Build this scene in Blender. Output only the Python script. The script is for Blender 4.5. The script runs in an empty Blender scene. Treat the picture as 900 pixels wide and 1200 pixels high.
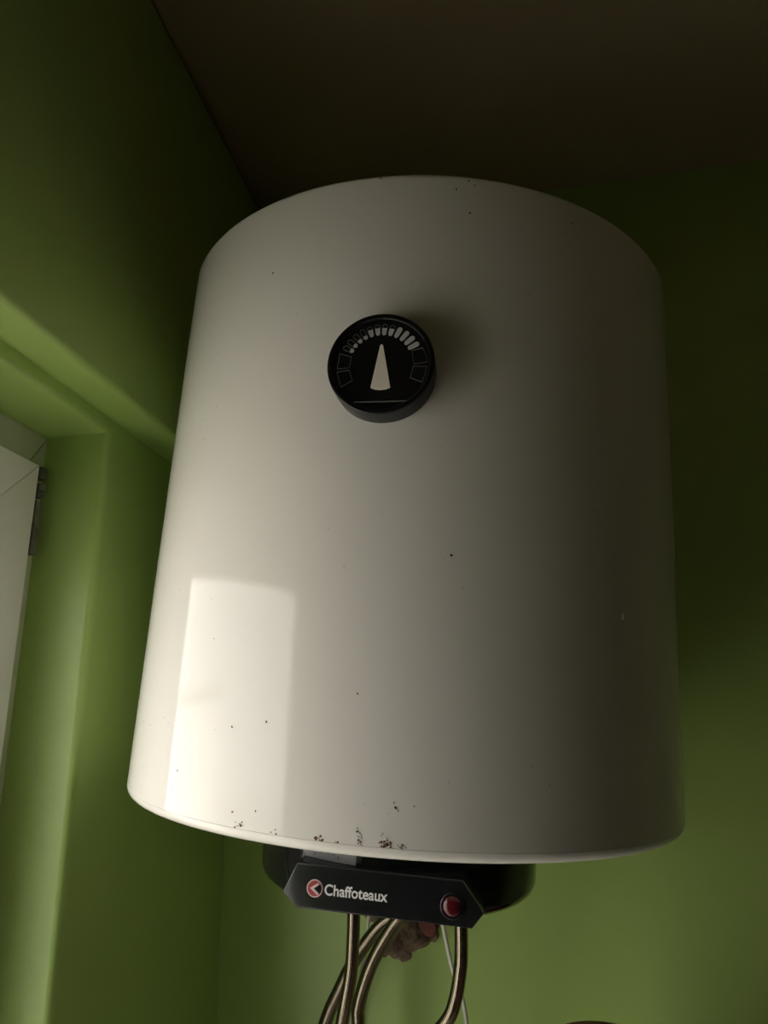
import bpy, bmesh, math, random
from mathutils import Vector, Matrix, noise

random.seed(7)
scene = bpy.context.scene
COL = scene.collection
CZ = 1.52                       # height of the camera above the floor

# ------------------------------------------------------------------ camera
FPX = 805.8
cam_d = bpy.data.cameras.new('camera')
cam_d.sensor_fit = 'VERTICAL'
cam_d.sensor_height = 36.0
cam_d.sensor_width = 27.0
cam_d.lens = FPX / 1200.0 * 36.0
cam_d.clip_start = 0.02
cam = bpy.data.objects.new('camera', cam_d)
COL.objects.link(cam)
yaw, pitch, roll = (math.radians(a) for a in (-10.22, 16.557, -1.238))
fw = Vector((math.sin(yaw) * math.cos(pitch), math.cos(yaw) * math.cos(pitch), math.sin(pitch)))
rt = Vector((math.cos(yaw), -math.sin(yaw), 0))
up = rt.cross(fw)
r2 = rt * math.cos(roll) + up * math.sin(roll)
u2 = -rt * math.sin(roll) + up * math.cos(roll)
m = Matrix((r2, u2, -fw)).transposed().to_4x4()
m.translation = (0, 0, CZ)
cam.matrix_world = m
scene.camera = cam

# ------------------------------------------------------------------ world, light, exposure
SKY = 3.9
world = bpy.data.worlds.new('overcast_sky')
scene.world = world
world.use_nodes = True
bg = world.node_tree.nodes['Background']
bg.inputs['Color'].default_value = (1.0, 0.930, 0.900, 1)
bg.inputs['Strength'].default_value = SKY
sun_d = bpy.data.lights.new('sun', 'SUN')               # stands behind this house: lights the yard and the facade opposite
sun_d.energy = 8.0
sun_d.color = (1.0, 0.95, 0.90)
sun_d.angle = math.radians(2)
sun = bpy.data.objects.new('sun', sun_d)
COL.objects.link(sun)
sun.rotation_euler = (0, math.radians(42), math.radians(-12))
scene.view_settings.view_transform = 'Standard'
scene.view_settings.look = 'None'
scene.view_settings.gamma = 1.0
scene.view_settings.use_curve_mapping = False
scene.view_settings.exposure = 0.08
scene.cycles.max_bounces = 12
scene.cycles.diffuse_bounces = 8
scene.cycles.glossy_bounces = 6
scene.cycles.transparent_max_bounces = 12

# window opening in the left wall (room coordinates, z relative to the camera height)
XW = -0.371                     # face of the lower left wall
XB = -0.332                     # face of the thicker band above it
ZS = 0.2845                     # underside of that band
YJ, YJ2 = 0.561, -0.14          # window opening, right and left jamb
ZT, ZB = 0.2705, -1.40          # window opening, top and bottom
YB, ZC = 0.885, 0.7497          # back wall, ceiling
XR, YF = 2.6, -3.0            # right wall, wall behind the camera

pl = bpy.data.lights.new('window_portal', 'AREA')       # sampling portal for the sky in the window opening
pl.shape = 'RECTANGLE'
pl.size = ZT - ZB
pl.size_y = YJ - YJ2
pl.cycles.is_portal = True
po = bpy.data.objects.new('window_portal', pl)
COL.objects.link(po)
po.location = (-0.51, (YJ + YJ2) / 2, CZ + (ZT + ZB) / 2)
po.rotation_euler = (0, math.radians(-90), 0)


# ------------------------------------------------------------------ materials
def mat(name, col, rough=0.5, metal=0.0, spec=0.5, coat=0.0, coat_rough=0.05):
    mt = bpy.data.materials.new(name)
    mt.use_nodes = True
    b = mt.node_tree.nodes['Principled BSDF']
    b.inputs['Base Color'].default_value = (*col, 1)
    b.inputs['Roughness'].default_value = rough
    b.inputs['Metallic'].default_value = metal
    b.inputs['Specular IOR Level'].default_value = spec
    b.inputs['Coat Weight'].default_value = coat
    b.inputs['Coat Roughness'].default_value = coat_rough
    return mt


def nd(mt, kind, **kw):
    n = mt.node_tree.nodes.new(kind)
    for k, v in kw.items():
        if hasattr(n, k):
            setattr(n, k, v)
        else:
            n.inputs[k.replace('_', ' ')].default_value = v
    return n


def lk(mt, a, b):
    mt.node_tree.links.new(a, b)


def noise_tex(mt, scale, detail=4.0, rough=0.55, coords='Object', stretch=None):
    tc = nd(mt, 'ShaderNodeTexCoord')
    n = nd(mt, 'ShaderNodeTexNoise')
    n.inputs['Scale'].default_value = scale
    n.inputs['Detail'].default_value = detail
    n.inputs['Roughness'].default_value = rough
    if stretch:
        mp = nd(mt, 'ShaderNodeMapping')
        mp.inputs['Scale'].default_value = stretch
        lk(mt, tc.outputs[coords], mp.inputs[0])
        lk(mt, mp.outputs[0], n.inputs['Vector'])
    else:
        lk(mt, tc.outputs[coords], n.inputs['Vector'])
    return n


def mottled(name, c1, c2, scale, rough, bump_scale=60, bump=0.1, bump_dist=0.002, lo=0.35, hi=0.65, **kw):
    mt = mat(name, c1, rough, **kw)
    b = mt.node_tree.nodes['Principled BSDF']
    n = noise_tex(mt, scale)
    r = nd(mt, 'ShaderNodeValToRGB')
    r.color_ramp.elements[0].position = lo
    r.color_ramp.elements[1].position = hi
    r.color_ramp.elements[0].color = (*c1, 1)
    r.color_ramp.elements[1].color = (*c2, 1)
    lk(mt, n.outputs['Fac'], r.inputs[0])
    lk(mt, r.outputs[0], b.inputs['Base Color'])
    n2 = noise_tex(mt, bump_scale, 6)
    bp = nd(mt, 'ShaderNodeBump')
    bp.inputs['Strength'].default_value = bump
    bp.inputs['Distance'].default_value = bump_dist
    lk(mt, n2.outputs['Fac'], bp.inputs['Height'])
    lk(mt, bp.outputs[0], b.inputs['Normal'])
    return mt


M = {}
M['green'] = mottled('green_wall_paint', (0.410, 0.580, 0.165), (0.440, 0.610, 0.180), 5.0, 0.32, 45, 0.35, 0.0015)
M['ceiling'] = mottled('ceiling_paint', (0.40, 0.31, 0.19), (0.44, 0.35, 0.22), 4.0, 0.9, 60, 0.2)
M['brown'] = mottled('dark_brown_paint', (0.085, 0.070, 0.050), (0.10, 0.085, 0.06), 4.0, 0.6, 60, 0.2)
M['floor'] = mottled('floor_tile', (0.56, 0.52, 0.47), (0.60, 0.56, 0.51), 6.0, 0.5, 80, 0.1)
M['pvc'] = mottled('white_pvc', (0.88, 0.85, 0.82), (0.90, 0.87, 0.84), 8.0, 0.28, 150, 0.05, 0.0005)
M['painted_pvc'] = mottled('overpainted_frame', (0.42, 0.47, 0.27), (0.58, 0.58, 0.44), 14.0, 0.5, 90, 0.3, 0.001)
M['iron'] = mottled('dull_iron', (0.09, 0.085, 0.065), (0.20, 0.19, 0.14), 60.0, 0.6, 200, 0.3, 0.0006)
M['black'] = mat('black_plastic', (0.009, 0.010, 0.011), 0.20, spec=0.5)
M['black_gloss'] = mat('black_gloss', (0.006, 0.006, 0.007), 0.10)
M['dial_black'] = mat('dial_black', (0.006, 0.006, 0.008), 0.35, spec=0.35)
M['bar'] = mat('grey_print', (0.50, 0.50, 0.52), 0.6)
M['line'] = mat('thin_grey_print', (0.16, 0.165, 0.16), 0.6)
M['highlight_line'] = mat('dim_grey', (0.07, 0.07, 0.075), 0.5)
M['pointer'] = mat('cream_pointer', (0.86, 0.79, 0.71), 0.5)
M['silver'] = mat('silver_line', (0.45, 0.43, 0.42), 0.35, metal=0.6)
M['letter'] = mat('grey_lettering', (0.55, 0.55, 0.55), 0.5)
M['logo_red'] = mat('logo_red', (0.26, 0.025, 0.035), 0.45)
M['logo_pink'] = mat('logo_pale', (0.55, 0.42, 0.40), 0.45)
M['lamp'] = mat('red_lamp_plastic', (0.058, 0.004, 0.008), 0.10)
M['sticker'] = mottled('worn_sticker', (0.028, 0.029, 0.031), (0.105, 0.11, 0.115), 170.0, 0.5, 100, 0.1, 0.0005, 0.40, 0.47)
M['rust'] = mottled('rust', (0.075, 0.030, 0.014), (0.16, 0.065, 0.03), 300.0, 0.9, 900, 0.5, 0.0004)
M['chip'] = mat('pale_chip', (0.75, 0.74, 0.70), 0.3)
M['cable'] = mat('white_cable', (0.62, 0.60, 0.52), 0.4)
M['chrome'] = mat('chrome_ferrule', (0.62, 0.58, 0.50), 0.16, metal=1.0)
M['rubble'] = mottled('broken_plaster', (0.10, 0.060, 0.035), (0.34, 0.25, 0.18), 55.0, 0.95, 160, 1.0, 0.004)
M['red_fitting'] = mottled('dull_red_plastic', (0.17, 0.035, 0.025), (0.24, 0.055, 0.04), 60, 0.6, 120, 0.2)
M['terracotta'] = mottled('brown_glaze', (0.15, 0.036, 0.010), (0.20, 0.050, 0.015), 12, 0.6, 60, 0.1)
M['bounce_worktop'] = mottled('white_bounce_worktop', (0.80, 0.78, 0.74), (0.84, 0.82, 0.78), 9, 0.35, 80, 0.05)
M['render'] = mottled('pale_render', (0.86, 0.83, 0.80), (0.90, 0.87, 0.84), 0.6, 0.9, 10, 0.2)
M['ground'] = mottled('yard_concrete', (0.52, 0.50, 0.47), (0.56, 0.54, 0.50), 0.5, 0.9, 10, 0.2)
M['roof'] = mottled('roof_slab', (0.66, 0.64, 0.61), (0.72, 0.70, 0.67), 2, 0.8, 10, 0.2)
M['darkglass'] = mat('house_glass', (0.05, 0.06, 0.07), 0.05)


def enamel():
    mt = mat('white_enamel', (0.82, 0.795, 0.755), 0.055, spec=0.52)
    b = mt.node_tree.nodes['Principled BSDF']
    n = noise_tex(mt, 260, 2, 0.5)
    bp = nd(mt, 'ShaderNodeBump')
    bp.inputs['Strength'].default_value = 0.06
    bp.inputs['Distance'].default_value = 0.0004
    lk(mt, n.outputs['Fac'], bp.inputs['Height'])
    lk(mt, bp.outputs[0], b.inputs['Normal'])
    return mt


M['enamel'] = enamel()


def glass():
    mt = bpy.data.materials.new('window_glass')
    mt.use_nodes = True
    nt = mt.node_tree
    nt.nodes.clear()
    out = nt.nodes.new('ShaderNodeOutputMaterial')
    mx = nt.nodes.new('ShaderNodeMixShader')
    lw = nt.nodes.new('ShaderNodeLayerWeight')          # Schlick reflectance, the same from both sides of the sheet
    lw.inputs[0].default_value = 0.5
    pw = nt.nodes.new('ShaderNodeMath')
    pw.operation = 'POWER'
    pw.inputs[1].default_value = 5.0
    fr = nt.nodes.new('ShaderNodeMath')
    fr.operation = 'MULTIPLY_ADD'
    fr.inputs[1].default_value = 0.96
    fr.inputs[2].default_value = 0.04
    nt.links.new(lw.outputs['Facing'], pw.inputs[0])
    nt.links.new(pw.outputs[0], fr.inputs[0])
    tr = nt.nodes.new('ShaderNodeBsdfTransparent')
    tr.inputs[0].default_value = (0.95, 0.97, 0.95, 1)
    gl = nt.nodes.new('ShaderNodeBsdfGlossy')
    gl.inputs['Roughness'].default_value = 0.0
    nt.links.new(fr.outputs[0], mx.inputs[0])
    nt.links.new(tr.outputs[0], mx.inputs[1])
    nt.links.new(gl.outputs[0], mx.inputs[2])
    nt.links.new(mx.outputs[0], out.inputs[0])
    return mt


M['glass'] = glass()


def braid(name, c_hi, c_lo, rough=0.32):
    """Woven steel wire sleeve: crossing diagonal strands from the tube's own UV."""
    mt = mat(name, c_hi, rough, metal=1.0)
    b = mt.node_tree.nodes['Principled BSDF']
    uv = nd(mt, 'ShaderNodeUVMap')
    sp = nd(mt, 'ShaderNodeSeparateXYZ')
    lk(mt, uv.outputs[0], sp.inputs[0])

    def mth(op, a, c):
        n = nd(mt, 'ShaderNodeMath', operation=op)
        for i, v in enumerate((a, c)):
            if v is None:
                continue
            if isinstance(v, (int, float)):
                n.inputs[i].default_value = v
            else:
                lk(mt, v, n.inputs[i])
        return n.outputs[0]
    # u: turns round the tube, v: metres along the tube
    u = mth('MULTIPLY', sp.outputs[0], 12.0 * 2 * math.pi)
    v = mth('MULTIPLY', sp.outputs[1], 330.0 * 2 * math.pi)
    a = mth('SINE', mth('ADD', u, v), None)
    c = mth('SINE', mth('SUBTRACT', u, v), None)
    h = mth('MULTIPLY', a, c)
    h = mth('ADD', mth('MULTIPLY', h, 0.5), 0.5)
    r = nd(mt, 'ShaderNodeValToRGB')
    r.color_ramp.elements[0].position = 0.15
    r.color_ramp.elements[1].position = 0.7
    r.color_ramp.elements[0].color = (*c_lo, 1)
    r.color_ramp.elements[1].color = (*c_hi, 1)
    lk(mt, h, r.inputs[0])
    lk(mt, r.outputs[0], b.inputs['Base Color'])
    bp = nd(mt, 'ShaderNodeBump')
    bp.inputs['Strength'].default_value = 0.3
    bp.inputs['Distance'].default_value = 0.0004
    lk(mt, h, bp.inputs['Height'])
    lk(mt, bp.outputs[0], b.inputs['Normal'])
    return mt


M['braid'] = braid('braided_steel', (0.34, 0.29, 0.215), (0.075, 0.06, 0.04), 0.26)


# ------------------------------------------------------------------ mesh helpers
def link(o, parent=None):
    COL.objects.link(o)
    if parent:
        o.parent = parent
    return o


def obj(name, bm, material, parent=None, smooth=None):
    me = bpy.data.meshes.new(name)
    bm.normal_update()
    bm.to_mesh(me)
    bm.free()
    me.materials.append(M[material])
    if smooth is not None:
        for p in me.polygons:
            p.use_smooth = True
        me.set_sharp_from_angle(angle=math.radians(smooth))
    return link(bpy.data.objects.new(name, me), parent)


def tag(o, label=None, cat=None, group=None, kind=None):
    if label:
        o['label'] = label
    if cat:
        o['category'] = cat
    if group:
        o['group'] = group
    if kind:
        o['kind'] = kind
    return o


def empty(name, loc=(0, 0, 0)):
    e = bpy.data.objects.new(name, None)
    e.empty_display_size = 0.05
    COL.objects.link(e)
    e.location = loc
    return e


def add_box(bm, x0, x1, y0, y1, z0, z1, bev=0.0, seg=2):
    vs = [bm.verts.new((x, y, z)) for x in (x0, x1) for y in (y0, y1) for z in (z0, z1)]
    q = [(0, 1, 3, 2), (4, 6, 7, 5), (0, 4, 5, 1), (2, 3, 7, 6), (0, 2, 6, 4), (1, 5, 7, 3)]
    fs = [bm.faces.new([vs[i] for i in f]) for f in q]
    if bev:
        es = list({e for f in fs for e in f.edges})
        bmesh.ops.bevel(bm, geom=es, offset=bev, segments=seg, affect='EDGES', profile=0.5)


def box(name, material, x0, x1, y0, y1, z0, z1, parent=None, bev=0.0, seg=2):
    bm = bmesh.new()
    add_box(bm, x0, x1, y0, y1, z0, z1, bev, seg)
    return obj(name, bm, material, parent, 40 if bev else None)


def add_prism(bm, poly, axis, a, b, bev=0.0, seg=2):
    """Polygon (2-D points) extruded from a to b along axis 0/1/2; the points take the other two axes in order."""
    def P(p, t):
        q = list(p)
        q.insert(axis, t)
        return q
    A = [bm.verts.new(P(p, a)) for p in poly]
    Bv = [bm.verts.new(P(p, b)) for p in poly]
    n = len(poly)
    fs = [bm.faces.new(A), bm.faces.new(Bv[::-1])]
    for i in range(n):
        j = (i + 1) % n
        fs.append(bm.faces.new((A[j], A[i], Bv[i], Bv[j])))
    bmesh.ops.recalc_face_normals(bm, faces=fs)
    if bev:
        es = list({e for e in fs[0].edges} | {e for e in fs[1].edges})
        bmesh.ops.bevel(bm, geom=es, offset=bev, segments=seg, affect='EDGES', profile=0.5)


def prism(name, material, poly, axis, a, b, parent=None, bev=0.0, smooth=None, seg=2):
    bm = bmesh.new()
    add_prism(bm, poly, axis, a, b, bev, seg)
    return obj(name, bm, material, parent, smooth if smooth is not None else (40 if bev else None))


def add_lathe(bm, prof, seg=96, axis='Z', centre=(0, 0, 0), close=False):
    """Profile of (radius, height) pairs turned about an axis; axis 'Y' means towards local -Y."""
    c = Vector(centre)
    rings = []
    for r, h in prof:
        if r < 1e-7:
            p = (0, 0, h) if axis == 'Z' else (0, -h, 0)
            rings.append([bm.verts.new(c + Vector(p))])
        else:
            ring = []
            for i in range(seg):
                t = 2 * math.pi * i / seg
                p = (r * math.cos(t), r * math.sin(t), h) if axis == 'Z' else (r * math.cos(t), -h, r * math.sin(t))
                ring.append(bm.verts.new(c + Vector(p)))
            rings.append(ring)
    pairs = list(zip(rings, rings[1:]))
    if close:
        pairs.append((rings[-1], rings[0]))
    fs = []
    for a, b in pairs:
        for i in range(seg):
            j = (i + 1) % seg
            if len(a) == 1 and len(b) == 1:
                break
            if len(a) == 1:
                fs.append(bm.faces.new((a[0], b[i], b[j])))
            elif len(b) == 1:
                fs.append(bm.faces.new((a[i], b[0], a[j])))
            else:
                fs.append(bm.faces.new((a[i], b[i], b[j], a[j])))
    bmesh.ops.recalc_face_normals(bm, faces=fs)


def lathe(name, material, prof, parent=None, seg=96, axis='Z', centre=(0, 0, 0), smooth=35, close=False):
    bm = bmesh.new()
    add_lathe(bm, prof, seg, axis, centre, close)
    return obj(name, bm, material, parent, smooth)


def spline(pts, n=14):
    P = [Vector(p) for p in pts]
    P = [P[0] * 2 - P[1]] + P + [P[-1] * 2 - P[-2]]
    out = []
    for i in range(1, len(P) - 2):
        a, b, c, d = P[i - 1:i + 3]
        for k in range(n):
            t = k / n
            out.append(0.5 * ((2 * b) + (c - a) * t + (2 * a - 5 * b + 4 * c - d) * t * t + (3 * b - a - 3 * c + d) * t ** 3))
    out.append(P[-2])
    return out


def tube(name, material, pts, radius, parent=None, seg=20, n=14, straight=False):
    path = [Vector(p) for p in pts] if straight else spline(pts, n)
    bm = bmesh.new()
    uvl = bm.loops.layers.uv.new('UVMap')
    rings, L, acc = [], [], 0.0
    nrm = None
    for i, p in enumerate(path):
        t = (path[min(i + 1, len(path) - 1)] - path[max(i - 1, 0)]).normalized()
        if nrm is None:
            nrm = t.orthogonal().normalized()
        nrm = (nrm - t * nrm.dot(t)).normalized()
        bi = t.cross(nrm)
        if i:
            acc += (p - path[i - 1]).length
        L.append(acc)
        rings.append([bm.verts.new(p + (nrm * math.cos(a) + bi * math.sin(a)) * radius)
                      for a in (2 * math.pi * k / seg for k in range(seg))])
    for i in range(len(rings) - 1):
        for k in range(seg):
            j = (k + 1) % seg
            f = bm.faces.new((rings[i][k], rings[i][j], rings[i + 1][j], rings[i + 1][k]))
            for lp, (u, v) in zip(f.loops, ((k / seg, L[i]), ((k + 1) / seg, L[i]), ((k + 1) / seg, L[i + 1]), (k / seg, L[i + 1]))):
                lp[uvl].uv = (u, v)
    bm.faces.new(rings[0][::-1])
    bm.faces.new(rings[-1])
    bmesh.ops.recalc_face_normals(bm, faces=bm.faces[:])
    return obj(name, bm, material, parent, 50)


# ------------------------------------------------------------------ the room shell
def Z(z):
    return CZ + z


def wall_with_opening():
    """Left outer wall with the window opening; the inner arris of the opening is softly rounded."""
    bm = bmesh.new()
    x_in, x_out = XW, -0.515
    ys = (YF, YJ2, YJ, YB)
    zs = (0.0, Z(ZB), Z(ZT), Z(ZS) + 0.02)
    V = {}
    for s, x in ((0, x_in), (1, x_out)):
        for i, y in enumerate(ys):
            for k, z in enumerate(zs):
                V[s, i, k] = bm.verts.new((x, y, z))
    for s in (0, 1):
        for i in range(3):
            for k in range(3):
                if (i, k) == (1, 1):
                    continue
                q = [V[s, i, k], V[s, i + 1, k], V[s, i + 1, k + 1], V[s, i, k + 1]]
                bm.faces.new(q if s == 0 else q[::-1])
    hole = [(1, 1), (2, 1), (2, 2), (1, 2)]
    for (a, b) in zip(hole, hole[1:] + hole[:1]):
        bm.faces.new((V[0, a[0], a[1]], V[0, b[0], b[1]], V[1, b[0], b[1]], V[1, a[0], a[1]]))
    ring = [(i, 0) for i in range(4)] + [(3, 1), (3, 2)] + [(i, 3) for i in (3, 2, 1, 0)] + [(0, 2), (0, 1)]
    for (a, b) in zip(ring, ring[1:] + ring[:1]):
        bm.faces.new((V[0, a[0], a[1]], V[1, a[0], a[1]], V[1, b[0], b[1]], V[0, b[0], b[1]]))
    bmesh.ops.recalc_face_normals(bm, faces=bm.faces[:])
    es = []
    for (a, b) in zip(hole, hole[1:] + hole[:1]):
        es.append(bm.edges.get((V[0, a[0], a[1]], V[0, b[0], b[1]])))
    bmesh.ops.bevel(bm, geom=es, offset=0.007, segments=4, affect='EDGES', profile=0.5)
    return obj('wall_left', bm, 'green', None, 60)


wl = tag(wall_with_opening(), 'green painted wall with window recess left of the tank', kind='structure')
# thicker upper band of that wall, overhanging the lower wall (rounded lower arris)
bm = bmesh.new()
prof = [(-0.515, Z(ZS)), (XB - 0.006, Z(ZS))]
for k in range(1, 6):
    a = math.radians(-90 + 18 * k)
    prof.append((XB - 0.006 + 0.006 * math.cos(a), Z(ZS) + 0.006 + 0.006 * math.sin(a)))
prof += [(XB, Z(ZC) - 0.009), (XB - 0.015, Z(ZC) - 0.009), (XB - 0.015, Z(ZC) + 0.01), (-0.515, Z(ZC) + 0.01)]   # narrow gap under the ceiling
verts = []
ny = 2
for y in (YF, YB):
    verts.append([bm.verts.new((px, y, pz)) for px, pz in prof])
n = len(prof)
bm.faces.new(verts[0])
bm.faces.new(verts[1][::-1])
for i in range(n):
    j = (i + 1) % n
    bm.faces.new((verts[0][i], verts[1][i], verts[1][j], verts[0][j]))
bmesh.ops.recalc_face_normals(bm, faces=bm.faces[:])
obj('upper_wall_band', bm, 'green', wl, 30)

wb = tag(box('wall_back', 'green', -0.515, XR + 0.2, YB, YB + 0.2, 0, Z(ZC)), 'green painted wall behind the white tank', kind='structure')
tag(box('wall_right', 'brown', XR, XR + 0.2, YF, YB, 0, Z(ZC)), 'dark brown wall on the right', kind='structure')
tag(box('wall_front', 'brown', -0.515, XR + 0.2, YF - 0.2, YF, 0, Z(ZC)), 'dark brown wall opposite the tank', kind='structure')
tag(box('floor', 'floor', -0.515, XR + 0.2, YF - 0.2, YB + 0.2, -0.15, 0), 'brown floor of the small room', kind='structure')
tag(box('ceiling', 'ceiling', -0.515, XR + 0.2, YF - 0.2, YB + 0.2, Z(ZC), Z(ZC) + 0.2), 'dim beige ceiling above the tank', kind='structure')

# ------------------------------------------------------------------ window in the left wall
win = empty('window_1', (-0.437, (YJ + YJ2) / 2, Z(ZB)))
tag(win, 'white plastic window with mitred corners in the left recess', kind='structure')


def wpart(o):
    """Parent to the window, keeping the mesh in room coordinates."""
    o.parent = win
    o.matrix_parent_inverse = Matrix.Translation(win.location).inverted()
    return o


def mitred_frame(name, material, y0, y1, z0, z1, wy0, wy1, wz0, wz1, x0, x1, bev):
    """Four members meeting in diagonal joints: outer rectangle y0..y1 x z0..z1, member widths w.."""
    o = [(y0, z0), (y1, z0), (y1, z1), (y0, z1)]
    i = [(y0 + wy0, z0 + wz0), (y1 - wy1, z0 + wz0), (y1 - wy1, z1 - wz1), (y0 + wy0, z1 - wz1)]
    for k in range(4):
        j = (k + 1) % 4
        bm = bmesh.new()
        add_prism(bm, [o[k], o[j], i[j], i[k]], 0, x0, x1, bev, 2)
        wpart(obj(name, bm, material, None, 40))


XFX = -0.437                    # face of the fixed frame
XSA = -0.430                    # face of the opening sash
mitred_frame('fixed_frame_member', 'painted_pvc', YJ2, YJ, Z(ZB), Z(ZT), 0.030, 0.030, 0.05, 0.045, -0.495, XFX, 0.002)
SY0, SY1, SZ0, SZ1 = YJ2 + 0.016, YJ - 0.0155, Z(ZB) + 0.03, Z(ZT) - 0.0345
SW = 0.068
mitred_frame('sash_member', 'pvc', SY0, SY1, SZ0, SZ1, SW, SW, SW, SW, -0.475, XSA, 0.0016)
GW = SW + 0.024
mitred_frame('glazing_bead', 'pvc', SY0 + SW, SY1 - SW, SZ0 + SW, SZ1 - SW, 0.024, 0.024, 0.024, 0.024, -0.468, -0.436, 0.004)
wpart(box('glass_pane', 'glass', -0.4545, -0.4505, SY0 + GW - 0.008, SY1 - GW + 0.008, SZ0 + GW - 0.008, SZ1 - GW + 0.008))
# corner hinge, worn bare of paint
hz = Z(0.150)
bm = bmesh.new()
add_box(bm, XFX, XSA + 0.001, YJ - 0.0150, YJ - 0.006, hz, hz + 0.052, 0.0012)
hinge = wpart(obj('hinge', bm, 'iron', None, 40))
for (za, zb_, w) in ((0.055, 0.060, 0.0), (0.062, 0.069, 0.001), (0.0735, 0.085, 0.0)):
    bm = bmesh.new()
    add_box(bm, XFX, XSA + 0.0015, YJ - 0.0150 + w, YJ - 0.006, hz + za, hz + zb_, 0.001)
    k = obj('hinge_knuckle', bm, 'iron')
    k.parent = hinge
# handle on the far sash member
bm = bmesh.new()
add_box(bm, XSA, XSA + 0.012, SY0 + 0.02, SY0 + 0.048, Z(-0.30), Z(-0.23), 0.003)
add_box(bm, XSA + 0.012, XSA + 0.040, SY0 + 0.026, SY0 + 0.042, Z(-0.275), Z(-0.255), 0.003)
add_box(bm, XSA + 0.030, XSA + 0.044, SY0 + 0.024, SY0 + 0.044, Z(-0.38), Z(-0.25), 0.004)
wpart(obj('handle', bm, 'pvc', None, 40))
wpart(box('window_sill', 'pvc', -0.437, XW + 0.03, YJ2 - 0.0, YJ, Z(ZB) - 0.0, Z(ZB) + 0.02, None, 0.004))

# ------------------------------------------------------------------ outdoors, seen only through the glass and in the enamel
tag(box('yard', 'ground', -40, -0.9, -25, 25, -3.2, -3.0), 'grey concrete yard outside the window', kind='structure')
hs = empty('house', (-7.0, 1.0, -3.0))
tag(hs, 'pale neighbouring house mirrored in the white enamel', 'house')
box('wall', 'render', -4.0, 0.0, -3.5, 4.0, 0.0, CZ + 3.0 + 0.36, hs)
box('flat_roof', 'roof', -4.1, 0.12, -3.6, 4.1, CZ + 3.36, CZ + 3.46, hs)
for wy in (-1.9, 2.6):
    wn = box('window', 'pvc', -0.02, 0.05, wy - 0.55, wy + 0.55, 2.3, 3.7, hs)
    for s in (-1, 1):
        box('pane', 'darkglass', 0.045, 0.06, wy + s * 0.26 - 0.22, wy + s * 0.26 + 0.22, 2.4, 3.6, wn)

# ------------------------------------------------------------------ the water heater
R, H = 0.225, 0.4372
heater = empty('water_heater')
B = Matrix(((0.99553228, -0.02883353, 0.08991164),
            (0.03223782, 0.9988083, -0.03664285),
            (-0.08874795, 0.0393777, 0.99527544)))
mb = B.to_4x4()
mb.translation = (-0.1033039, 0.62963314, CZ - 0.06207663)
heater.matrix_world = mb
tag(heater, 'large white enamelled water heater tank hanging slightly crooked on the green wall', 'water heater')


def rounded(r0, z0, rad, a0, a1, n=6):
    return [(r0 + rad * math.cos(math.radians(a0 + (a1 - a0) * k / n)), z0 + rad * math.sin(math.radians(a0 + (a1 - a0) * k / n))) for k in range(n + 1)]


lathe('tank_shell', 'enamel', [(R - 0.004, 0.0032), (R, 0.0036)] + [(R, z) for z in (0.05, 0.15, 0.25, 0.35)] + rounded(R - 0.005, H - 0.005, 0.005, 0, 90) + [(R - 0.012, H)], heater, 192)
lathe('top_cap', 'enamel', [(R - 0.0115, H - 0.002), (R - 0.014, H + 0.0005), (0.10, H + 0.003), (0, H + 0.004)], heater, 128)
lathe('bottom_cap', 'enamel', rounded(R - 0.0067, 0.0034, 0.0065, 0, -90, 7) + [(R - 0.02, -0.0031), (0.14, -0.0031), (0, -0.003)], heater, 192)
# wall bracket behind the tank
box('wall_bracket', 'iron', -0.14, 0.14, R - 0.018, R + 0.020, 0.345, 0.375, heater, 0.002)


# rust specks round the bottom seam and small chips over the shell
def flakes(name, spots, material, parent, rad=R):
    bm = bmesh.new()
    for ang, z, s, e in spots:
        n = random.randint(5, 8)
        ph = random.uniform(0, 6.28)
        ring_o, ring_i = [], []
        for k in range(n):
            t = ph + 2 * math.pi * k / n
            q = s * random.uniform(0.55, 1.25)
            da, dz = q * math.cos(t) / rad, q * math.sin(t) * e
            a = math.radians(ang) + da
            zz = z + dz
            for rr, ring in ((rad + 0.00022, ring_o), (rad - 0.001, ring_i)):
                ring.append(bm.verts.new((rr * math.sin(a), -rr * math.cos(a), zz)))
        bm.faces.new(ring_o)
        for k in range(n):
            j = (k + 1) % n
            bm.faces.new((ring_o[j], ring_o[k], ring_i[k], ring_i[j]))
    bmesh.ops.recalc_face_normals(bm, faces=bm.faces[:])
    return obj(name, bm, material, parent)


clusters = [(-17.4, 0.0115, 9, 0.9, 0.0022), (-11.7, 0.0105, 3, 0.6, 0.001), (-4.3, 0.0112, 9, 0.7, 0.0015), (-1.8, 0.0105, 5, 0.6, 0.001),
            (1.2, 0.0135, 12, 0.5, 0.004), (5.0, 0.0125, 26, 1.1, 0.0025), (7.3, 0.0110, 7, 0.4, 0.0015)]
for a, z, n, sa, sz in clusters:
    flakes('rust_patch', [(random.gauss(a, sa * 0.6), max(0.0042, random.gauss(z - 0.0062, sz * 0.8)), random.uniform(0.0003, 0.0008), random.uniform(0.6, 1.2)) for _ in range(n)], 'rust', heater)
dots = [(6.24, .0245, .0009), (8.86, .026, .0005), (12.74, .1681, .0009), (-.27, .0842, .0007), (-20.9, .0593, .0006), (-14.55, .0643, .0006),
        (-2.44, .4331, .0007), (13.2, .4317, .0009), (13.7, .4061, .0008), (-22.86, .3728, .0008), (-32.6, .0286, .0006), (14.3, .4285, .0007),
        (11.1, .4239, .0007), (33.4, .417, .0007), (-14.9, .0145, .0005), (-19.06, .012, .0007), (6.0, .027, .0004), (6.6, .023, .0004)]
for a, z, s in dots:
    flakes('enamel_chip', [(a, z, s, random.uniform(0.7, 1.4))], 'rust', heater)
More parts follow.
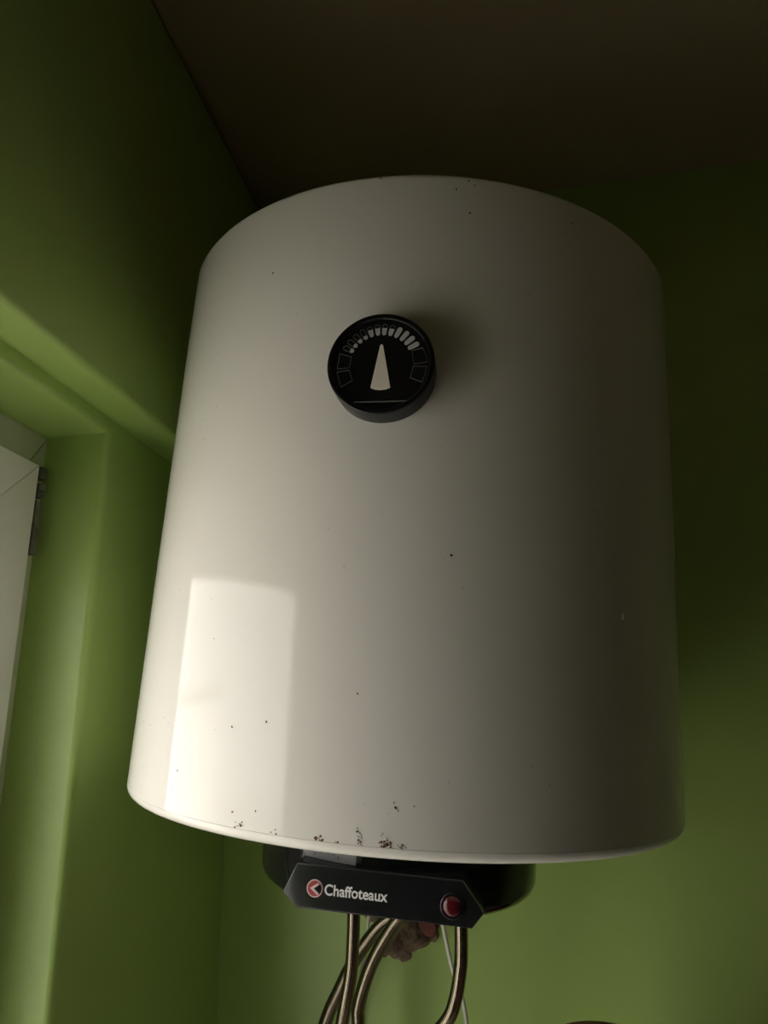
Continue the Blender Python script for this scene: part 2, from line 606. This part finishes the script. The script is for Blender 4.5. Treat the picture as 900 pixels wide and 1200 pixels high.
fl = [(random.uniform(-60, 40), random.uniform(0.012, 0.43), random.uniform(0.0002, 0.00035), 1.0) for _ in range(60)]
tag(flakes('fine_specks', fl, 'rust', heater), kind='stuff')
bm = bmesh.new()                 # hardened drip of enamel that catches the light
bmesh.ops.create_uvsphere(bm, u_segments=12, v_segments=8, radius=0.0011)
for v in bm.verts:
    v.co.z *= 2.4
    v.co += Vector((R * math.sin(math.radians(44.8)), -R * math.cos(math.radians(44.8)), 0.1426))
obj('enamel_drip', bm, 'enamel', heater, 60)

# ---- thermometer dial
DC = (0.0022, 0.0, 0.2845)
FY = 0.2400                      # dial face, distance in front of the axis
dial = lathe('thermometer_dial', 'dial_black',
             [(0.0325, 0.216), (0.0337, 0.224), (0.0340, 0.2395)] + rounded(0.0330, 0.2405, 0.0010, 0, 90, 3) + [(0.0314, 0.2413), (0.0306, FY), (0, FY)],
             heater, 96, 'Y', DC, 35)


def face_poly(name, pts, material, lift=0.00035):
    bm = bmesh.new()
    add_prism(bm, [(DC[0] + x, DC[2] + z) for x, z in pts], 1, -(FY - 0.0004), -(FY + lift))
    return obj(name, bm, material, dial)


def outline(name, pts, w, material, lift=0.0003):
    """Closed thin line along a polygon."""
    n = len(pts)
    P = [Vector(p) for p in pts]
    cen = sum(P, Vector((0, 0))) / n
    inner = []
    for i in range(n):
        a, b, c = P[i - 1], P[i], P[(i + 1) % n]
        d1, d2 = (b - a).normalized(), (c - b).normalized()
        n1, n2 = Vector((-d1.y, d1.x)), Vector((-d2.y, d2.x))
        k = (n1 + n2)
        if k.length < 1e-6:
            k = n1
        k.normalize()
        q = b + k * w / max(0.35, k.dot(n1))
        if (q - cen).length > (b - cen).length:
            q = b - k * w / max(0.35, k.dot(n1))
        inner.append(q)
    bm = bmesh.new()
    lay = []
    for y in (-(FY - 0.0003), -(FY + lift)):
        lay.append(([bm.verts.new((DC[0] + p.x, y, DC[2] + p.y)) for p in P], [bm.verts.new((DC[0] + p.x, y, DC[2] + p.y)) for p in inner]))
    for i in range(n):
        j = (i + 1) % n
        for o, q in lay:
            bm.faces.new((o[i], o[j], q[j], q[i]))
        bm.faces.new((lay[0][0][i], lay[0][0][j], lay[1][0][j], lay[1][0][i]))
        bm.faces.new((lay[0][1][i], lay[0][1][j], lay[1][1][j], lay[1][1][i]))
    bmesh.ops.recalc_face_normals(bm, faces=bm.faces[:])
    return obj(name, bm, material, dial)


def capsule(ang, r0, r1, w, flat_top=False):
    a = math.radians(ang)
    d, s = Vector((math.sin(a), math.cos(a))), Vector((math.cos(a), -math.sin(a)))
    pts = []
    for k in range(7):
        t = math.pi * k / 6
        pts.append(d * (r0 + w - w * math.sin(t)) + s * w * math.cos(t) * 0.85)
    if flat_top:
        pts += [d * r1 - s * w, d * r1 + s * w]
    else:
        for k in range(7):
            t = math.pi * k / 6
            pts.append(d * (r1 - w + w * math.sin(t)) - s * w * math.cos(t))
    return [(p.x, p.y) for p in pts]


angs = [-64.5, -53.6, -42.0, -30.6, -19.2, -7.9, 3.0, 14.3, 25.6, 37.2, 48.6, 59.8]
for i, a in enumerate(angs):
    fill = 0.36 if i < 4 else (0.64 if i < 8 else 1.0)
    r0, r1 = 0.0194, 0.0272
    w = 0.00165
    if fill < 1:
        face_poly('scale_bar', capsule(a, r0, r0 + (r1 - r0) * fill, w, i >= 4), 'bar')
        outline('scale_bar_outline', capsule(a, r0, r1, w + 0.00005), 0.00025, 'line')
    else:
        face_poly('scale_bar', capsule(a, r0, r1, w), 'bar')
face_poly('pointer', [(-0.0052, -0.0164), (-0.0022, -0.0175), (0.001, -0.0178), (0.0042, -0.0174), (0.0072, -0.0163), (0.0010, 0.0120), (0.0005, 0.0128), (-0.0004, 0.0128), (-0.0009, 0.0120)], 'pointer', 0.0008)
for bx in ([(-26.7, 7.4), (-18.7, 4.9), (-19.6, -2.6), (-27.6, -3.5)], [(-27.7, -5.4), (-19.6, -4.1), (-16.9, -11.3), (-24.3, -15.8)],
           [(19.3, 8.6), (26.2, 10.6), (28.8, 4.5), (29.5, 0.6), (20.8, -0.6)], [(20.6, -1.9), (29.1, -2.2), (28.4, -7.5), (26.6, -12.6), (19.1, -9.9)]):
    outline('scale_box', [(x / 1000, z / 1000) for x, z in bx], 0.00028, 'line')
face_poly('bottom_line', [(-0.0155, -0.0262), (0.0205, -0.0254), (0.0200, -0.0248), (-0.0150, -0.0255)], 'line', 0.0006)
bm = bmesh.new()                 # highlight along the rim, painted as a thin grey arc
arc = [(0.0310 * math.sin(math.radians(t)), 0.0310 * math.cos(math.radians(t))) for t in range(0, 61, 4)]
arc += [(0.0306 * math.sin(math.radians(t)), 0.0306 * math.cos(math.radians(t))) for t in range(60, -1, -4)]
face_poly('rim_highlight', arc, 'highlight_line', 0.0016)

# ---- black cover under the tank: a D-shaped shell with a flat front panel
CR = 0.1146
outl = []
for k in range(65):
    a = math.radians(-112 + 224 * k / 64)
    outl.append((CR * math.sin(a), -CR * math.cos(a)))
bm = bmesh.new()
rings = []
for z, q in ((-0.0032, 1.0), (-0.045, 0.995), (-0.0575, 0.990), (-0.0625, 0.972), (-0.0660, 0.938), (-0.0672, 0.885)):
    rings.append([bm.verts.new((x * q, y * q, z)) for x, y in outl])
for a, b in zip(rings, rings[1:]):
    for i in range(len(outl)):
        j = (i + 1) % len(outl)
        bm.faces.new((a[i], a[j], b[j], b[i]))
bm.faces.new(rings[0])
bm.faces.new(rings[-1][::-1])
bmesh.ops.recalc_face_normals(bm, faces=bm.faces[:])
cover = obj('bottom_cover', bm, 'black_gloss', heater, 35)
PY = -0.1200                     # front of the panel
prism('front_panel', 'black', [(-0.0562, -0.0346), (0.0594, -0.0346), (0.0735, -0.0535), (0.0660, -0.0632), (-0.0535, -0.0632), (-0.0650, -0.0540)], 1, -0.075, PY, cover, 0.0012, None, 3)


def disc_poly(cx, cz, r, n=40, r_in=None):
    return [(cx + r * math.cos(2 * math.pi * k / n), cz + r * math.sin(2 * math.pi * k / n)) for k in range(n)]


# emblem: pale ring, red field, pale arrow with a dark wedge
EC = (-0.0420, -0.0497)
er = 0.0057
emb = prism('emblem', 'logo_pink', disc_poly(*EC, er), 1, PY + 0.0002, PY - 0.0003, cover)
eh = er * 0.86


def eprism(name, material, pts, lift):
    o = prism(name, material, [(EC[0] + x * er, EC[1] + z * er) for x, z in pts], 1, PY, PY - lift)
    o.parent = emb
    return o


eprism('red_field', 'logo_red', [(0.86 * math.cos(math.radians(t)), 0.86 * math.sin(math.radians(t))) for t in range(0, 360, 9)], 0.0005)
eprism('arrow', 'logo_pink', [(-0.60, 0.02), (0.40, 0.66), (0.52, 0.50), (0.30, 0.02), (0.52, -0.55), (0.40, -0.70)], 0.0007)
eprism('dark_wedge', 'black', [(-0.10, 0.02)] + [(0.84 * math.cos(math.radians(t)), 0.84 * math.sin(math.radians(t))) for t in range(-40, 41, 8)], 0.0009)


def lettering(name, text, width, x, z, parent, material):
    cu = bpy.data.curves.new(name, 'FONT')
    cu.body = text
    cu.size = 1.0
    cu.offset = 0.020
    cu.extrude = 0.03
    cu.resolution_u = 4
    cu.space_character = 1.0
    tmp = bpy.data.objects.new(name, cu)
    COL.objects.link(tmp)
    dg = bpy.context.evaluated_depsgraph_get()
    dg.update()
    me = bpy.data.meshes.new_from_object(tmp.evaluated_get(dg))
    bpy.data.objects.remove(tmp)
    bpy.data.curves.remove(cu)
    xs = [v.co.x for v in me.vertices]
    w0, w1 = min(xs), max(xs)
    k = width / (w1 - w0)
    for v in me.vertices:
        a, b, c = v.co
        v.co = (x + (a - w0) * k, PY + 0.0001 - (c + 0.03) * k * 0.35, z + b * k * 1.08)
    me.materials.clear()
    me.materials.append(M[material])
    o = bpy.data.objects.new(name, me)
    return link(o, parent)


lettering('brand_lettering', 'Chaffoteaux', 0.0440, -0.0351, -0.0530, cover, 'letter')

# indicator lamp: black collar, red jewel
LC = (0.0526, PY, -0.0509)
lathe('lamp_collar', 'dial_black', [(0.0082, -0.001), (0.0082, 0.0008), (0.0074, 0.0014), (0.0068, 0.0004), (0.0068, -0.001)], cover, 40, 'Y', LC, 35)
jewel = lathe('indicator_lamp', 'lamp', [(0.0068, -0.0005)] + [(0.0067 * math.cos(math.radians(t)), 0.0003 + 0.0030 * math.sin(math.radians(t))) for t in range(0, 90, 12)] + [(0, 0.0033)], cover, 40, 'Y', LC, 60)

# worn sticker strip along the top of the cover
bm = bmesh.new()
g = []
for k in range(17):
    a = math.radians(-29.6 + 21.8 * k / 16)
    col = []
    for rr in (CR - 0.0004, CR + 0.0005):
        for z in (-0.0255, -0.0342):
            col.append(bm.verts.new((rr * math.sin(a), -rr * math.cos(a), z)))
    g.append(col)
for a, b in zip(g, g[1:]):
    for i, j in ((2, 3), (0, 2), (3, 1)):
        bm.faces.new((a[i], b[i], b[j], a[j]))
for c in (g[0], g[-1]):
    bm.faces.new((c[0], c[2], c[3], c[1]))
bmesh.ops.recalc_face_normals(bm, faces=bm.faces[:])
obj('sticker', bm, 'sticker', cover, 40)
# water connections behind the cover
for x in (-0.052, 0.049):
    lathe('pipe_stub', 'chrome', [(0, 0.001), (0.0085, 0.001), (0.0085, -0.045), (0.0105, -0.045), (0.0105, -0.060), (0, -0.060)], heater, 24, 'Z', (x, 0.075, 0.0), 35)

# ------------------------------------------------------------------ hoses and cables under the tank
def L(x, y, z):                  # point in the heater's own frame -> room
    return heater.matrix_world @ Vector((x, y, z))


def hose(pts, rad, label, ferrule=0.040):
    pts = [Vector(p) for p in pts]
    e = empty('braided_hose', pts[-1])
    tag(e, label, 'hose', 'braided hoses under the tank')
    inv = Matrix.Translation(e.location).inverted()
    o = tube('braided_sleeve', 'braid', pts, rad, None, 24)
    o.parent = e
    o.matrix_parent_inverse = inv
    path = spline(pts, 14)
    for seq in (path, path[::-1]):
        acc, sub = 0.0, [seq[0]]
        for a, b in zip(seq, seq[1:]):
            if acc + (b - a).length > ferrule:
                sub.append(a + (b - a).normalized() * (ferrule - acc))
                break
            acc += (b - a).length
            sub.append(b)
        f = tube('ferrule', 'chrome', sub, rad + 0.0007, None, 24, straight=True)
        f.parent = e
        f.matrix_parent_inverse = inv
    return e


zv = CZ
sA = L(-0.052, 0.075, -0.0645)
sE = L(0.049, 0.075, -0.0645)
hose([sA, (-0.1630, .702, zv - .168), (-0.1650, .702, zv - .2091), (-0.1675, .702, zv - .2295), (-0.1742, .702, zv - .2602), (-0.190, .71, zv - .33), (-0.21, .75, zv - .43), (-0.22, .82, zv - .51), (-0.22, .884, zv - .54)], 0.0060,
     'steel braided hose hanging straight down in front, leftmost under the black cover', 0.018)
hose([(-0.108, .884, zv - .190), (-0.118, .845, zv - .192), (-0.1385, .832, zv - .204), (-0.1623, .83, zv - .2175), (-0.1835, .83, zv - .2400), (-0.1979, .83, zv - .2601), (-0.2093, .83, zv - .2805), (-0.2253, .83, zv - .3125), (-0.245, .83, zv - .38), (-0.265, .84, zv - .50), (-0.265, .884, zv - .54)], 0.0072,
     'dark braided hose slanting left behind the front hose', 0.014)
hose([(-0.098, .884, zv - .176), (-0.106, .83, zv - .178), (-0.1240, .80, zv - .188), (-0.1419, .80, zv - .2077), (-0.1624, .80, zv - .2365), (-0.1746, .80, zv - .2616), (-0.182, .80, zv - .2847), (-0.1822, .80, zv - .2996), (-0.178, .80, zv - .37), (-0.17, .82, zv - .50), (-0.17, .884, zv - .56)], 0.0068,
     'dark braided hose slanting left beside the broken plaster', 0.014)
hose([sE, (-0.0640, .702, zv - .180), (-0.0650, .702, zv - .2024), (-0.0664, .702, zv - .2158), (-0.0716, .702, zv - .2388), (-0.0807, .702, zv - .2572), (-0.110, .71, zv - .29), (-0.135, .73, zv - .35), (-0.13, .77, zv - .45), (-0.12, .884, zv - .52)], 0.0060,
     'steel braided hose curving left below the red lamp', 0.052)
tag(tube('white_cable', 'cable', [(-0.178, .884, zv - .17), (-0.179, .868, zv - .18), (-0.1826, .86, zv - .2155), (-0.1885, .86, zv - .2606), (-0.2040, .86, zv - .3208), (-0.22, .86, zv - .45), (-0.22, .884, zv - .50)], 0.0019, None, 12),
    'thin white cable running down between the braided hoses', 'cable', 'white cables')
tag(tube('white_cable', 'cable', [(-0.094, .72, zv - .125), (-0.092, .745, zv - .160), (-0.0872, .76, zv - .1975), (-0.0798, .76, zv - .2345), (-0.0719, .76, zv - .2576), (-0.0683, .76, zv - .2797), (-0.062, .78, zv - .36), (-0.06, .884, zv - .55)], 0.0019, None, 12),
    'thin white cable crossing behind the hose below the red lamp', 'cable', 'white cables')

# ------------------------------------------------------------------ broken plaster round the pipe hole in the back wall
bm = bmesh.new()
cx, cz_ = -0.140, zv - 0.212
NR, NA = 10, 60
grid = []
ctr = None


def patch_r(a):
    x, z = math.cos(a), math.sin(a)
    r = 0.038 + 0.009 * noise.noise(Vector((x * 1.7, z * 1.7, 3.1))) + 0.006 * noise.noise(Vector((x * 5, z * 5, 8.0)))
    r += 0.018 * math.exp(-((math.degrees(a) % 360 - 248) / 24) ** 2)       # tongue of plaster hanging down
    r += 0.022 * math.exp(-((math.degrees(a) % 360 - 185) / 18) ** 2)
    return r


for i in range(NR + 1):
    ring = []
    for k in range(NA):
        a = 2 * math.pi * k / NA
        q = i / NR
        r = patch_r(a) * q
        x, z = cx + r * math.cos(a), cz_ + r * math.sin(a)
        d = 0.010 + 0.010 * noise.noise(Vector((x * 55, z * 55, 1.0))) + 0.006 * noise.noise(Vector((x * 150, z * 150, 4.0)))
        d *= min(1.0, (1 - q) * 4.0)
        ring.append(bm.verts.new((x, YB - max(0.0, d) + (0.0006 if i == NR else 0.0), z)))
        if i == 0:
            break
    grid.append(ring)
for k in range(NA):
    bm.faces.new((grid[0][0], grid[1][k], grid[1][(k + 1) % NA]))
for i in range(1, NR):
    for k in range(NA):
        j = (k + 1) % NA
        bm.faces.new((grid[i][k], grid[i + 1][k], grid[i + 1][j], grid[i][j]))
bmesh.ops.recalc_face_normals(bm, faces=bm.faces[:])
pp = obj('broken_plaster', bm, 'rubble', wb, 70)
tag(pp, 'rough brown broken plaster around the pipe hole')
for k, (x, z, s) in enumerate(((-0.157, -0.256, .009), (-0.166, -0.247, .010), (-0.147, -0.260, .008), (-0.139, -0.246, .010), (-0.126, -0.241, .008), (-0.169, -0.258, .006), (-0.150, -0.247, .009), (-0.114, -0.240, .007), (-0.160, -0.236, .011), (-0.144, -0.234, .010))):
    bm = bmesh.new()
    bmesh.ops.create_icosphere(bm, subdivisions=2, radius=s)
    for v in bm.verts:
        v.co *= 1 + 0.45 * noise.noise(v.co * 130 + Vector((k * 3.0, 0, 0)))
        v.co.y *= 0.55
        v.co += Vector((x, YB - 0.002, zv + z))
    o = obj('plaster_lump', bm, 'rubble', wb)
bm = bmesh.new()
add_lathe(bm, [(0, 0.0), (0.0100, 0.0), (0.0100, 0.014), (0.0082, 0.016), (0.0082, 0.022), (0, 0.023)], 10, 'Y', (-0.1150, YB - 0.001, zv - 0.228))
tag(obj('red_pipe_cap', bm, 'red_fitting', None, 30), 'dull red pipe cap sticking out of the broken plaster', 'pipe cap')

# ------------------------------------------------------------------ unseen counter added to bounce window light upward; the brown jar stands on it
WT = -0.60                       # counter height relative to the camera
WX0, WX1, WY0 = XW, 0.42, 0.27
tag(box('bounce_worktop', 'bounce_worktop', WX0, WX1, WY0, YB, Z(WT) - 0.03, Z(WT), None, 0.004), 'added white counter below the tank, bouncing window light upward', 'bounce_worktop')
cw = (WX1 - WX0) / 2
for k in range(2):
    x0 = WX0 + cw * k
    cab = empty('base_cabinet', (x0 + cw / 2, YB, 0.0))
    tag(cab, ('white base cabinet in the corner under the added counter', 'white base cabinet away from the corner under the added counter')[k], 'cabinet', 'base cabinets under the added counter')
    hh = Z(WT) - 0.031
    box('body', 'pvc', -cw / 2 + 0.001, cw / 2 - 0.001, WY0 + 0.05 - YB, -0.001, 0.08, hh, cab)
    box('plinth', 'black', -cw / 2 + 0.001, cw / 2 - 0.001, WY0 + 0.10 - YB, -0.001, 0.0, 0.08, cab)
    dr = box('door', 'pvc', -cw / 2 + 0.004, cw / 2 - 0.004, WY0 + 0.03 - YB, WY0 + 0.049 - YB, 0.09, hh - 0.006, cab, 0.002)
    tube('handle', 'chrome', [(cw / 2 - 0.05, WY0 + 0.03 - YB, hh - 0.18), (cw / 2 - 0.05, WY0 + 0.004 - YB, hh - 0.175), (cw / 2 - 0.05, WY0 + 0.004 - YB, hh - 0.06), (cw / 2 - 0.05, WY0 + 0.03 - YB, hh - 0.055)], 0.005, dr, 12)
jar = empty('brown_jar', (0.0475, 0.68, Z(WT)))
tag(jar, 'brown glazed jar, only its round top showing at the bottom edge', 'jar')
PH = 0.3426
lathe('body', 'terracotta', [(0, 0.0), (0.050, 0.0), (0.055, 0.005), (0.066, 0.10), (0.066, 0.20), (0.052, 0.29), (0.042, PH - 0.025), (0.042, PH - 0.0135)], jar, 64)
lathe('lid', 'terracotta', [(0.0, PH - 0.013), (0.046, PH - 0.013), (0.048, PH - 0.010), (0.046, PH - 0.004), (0.040, PH), (0.015, PH + 0.001), (0, PH + 0.001)], jar, 64)
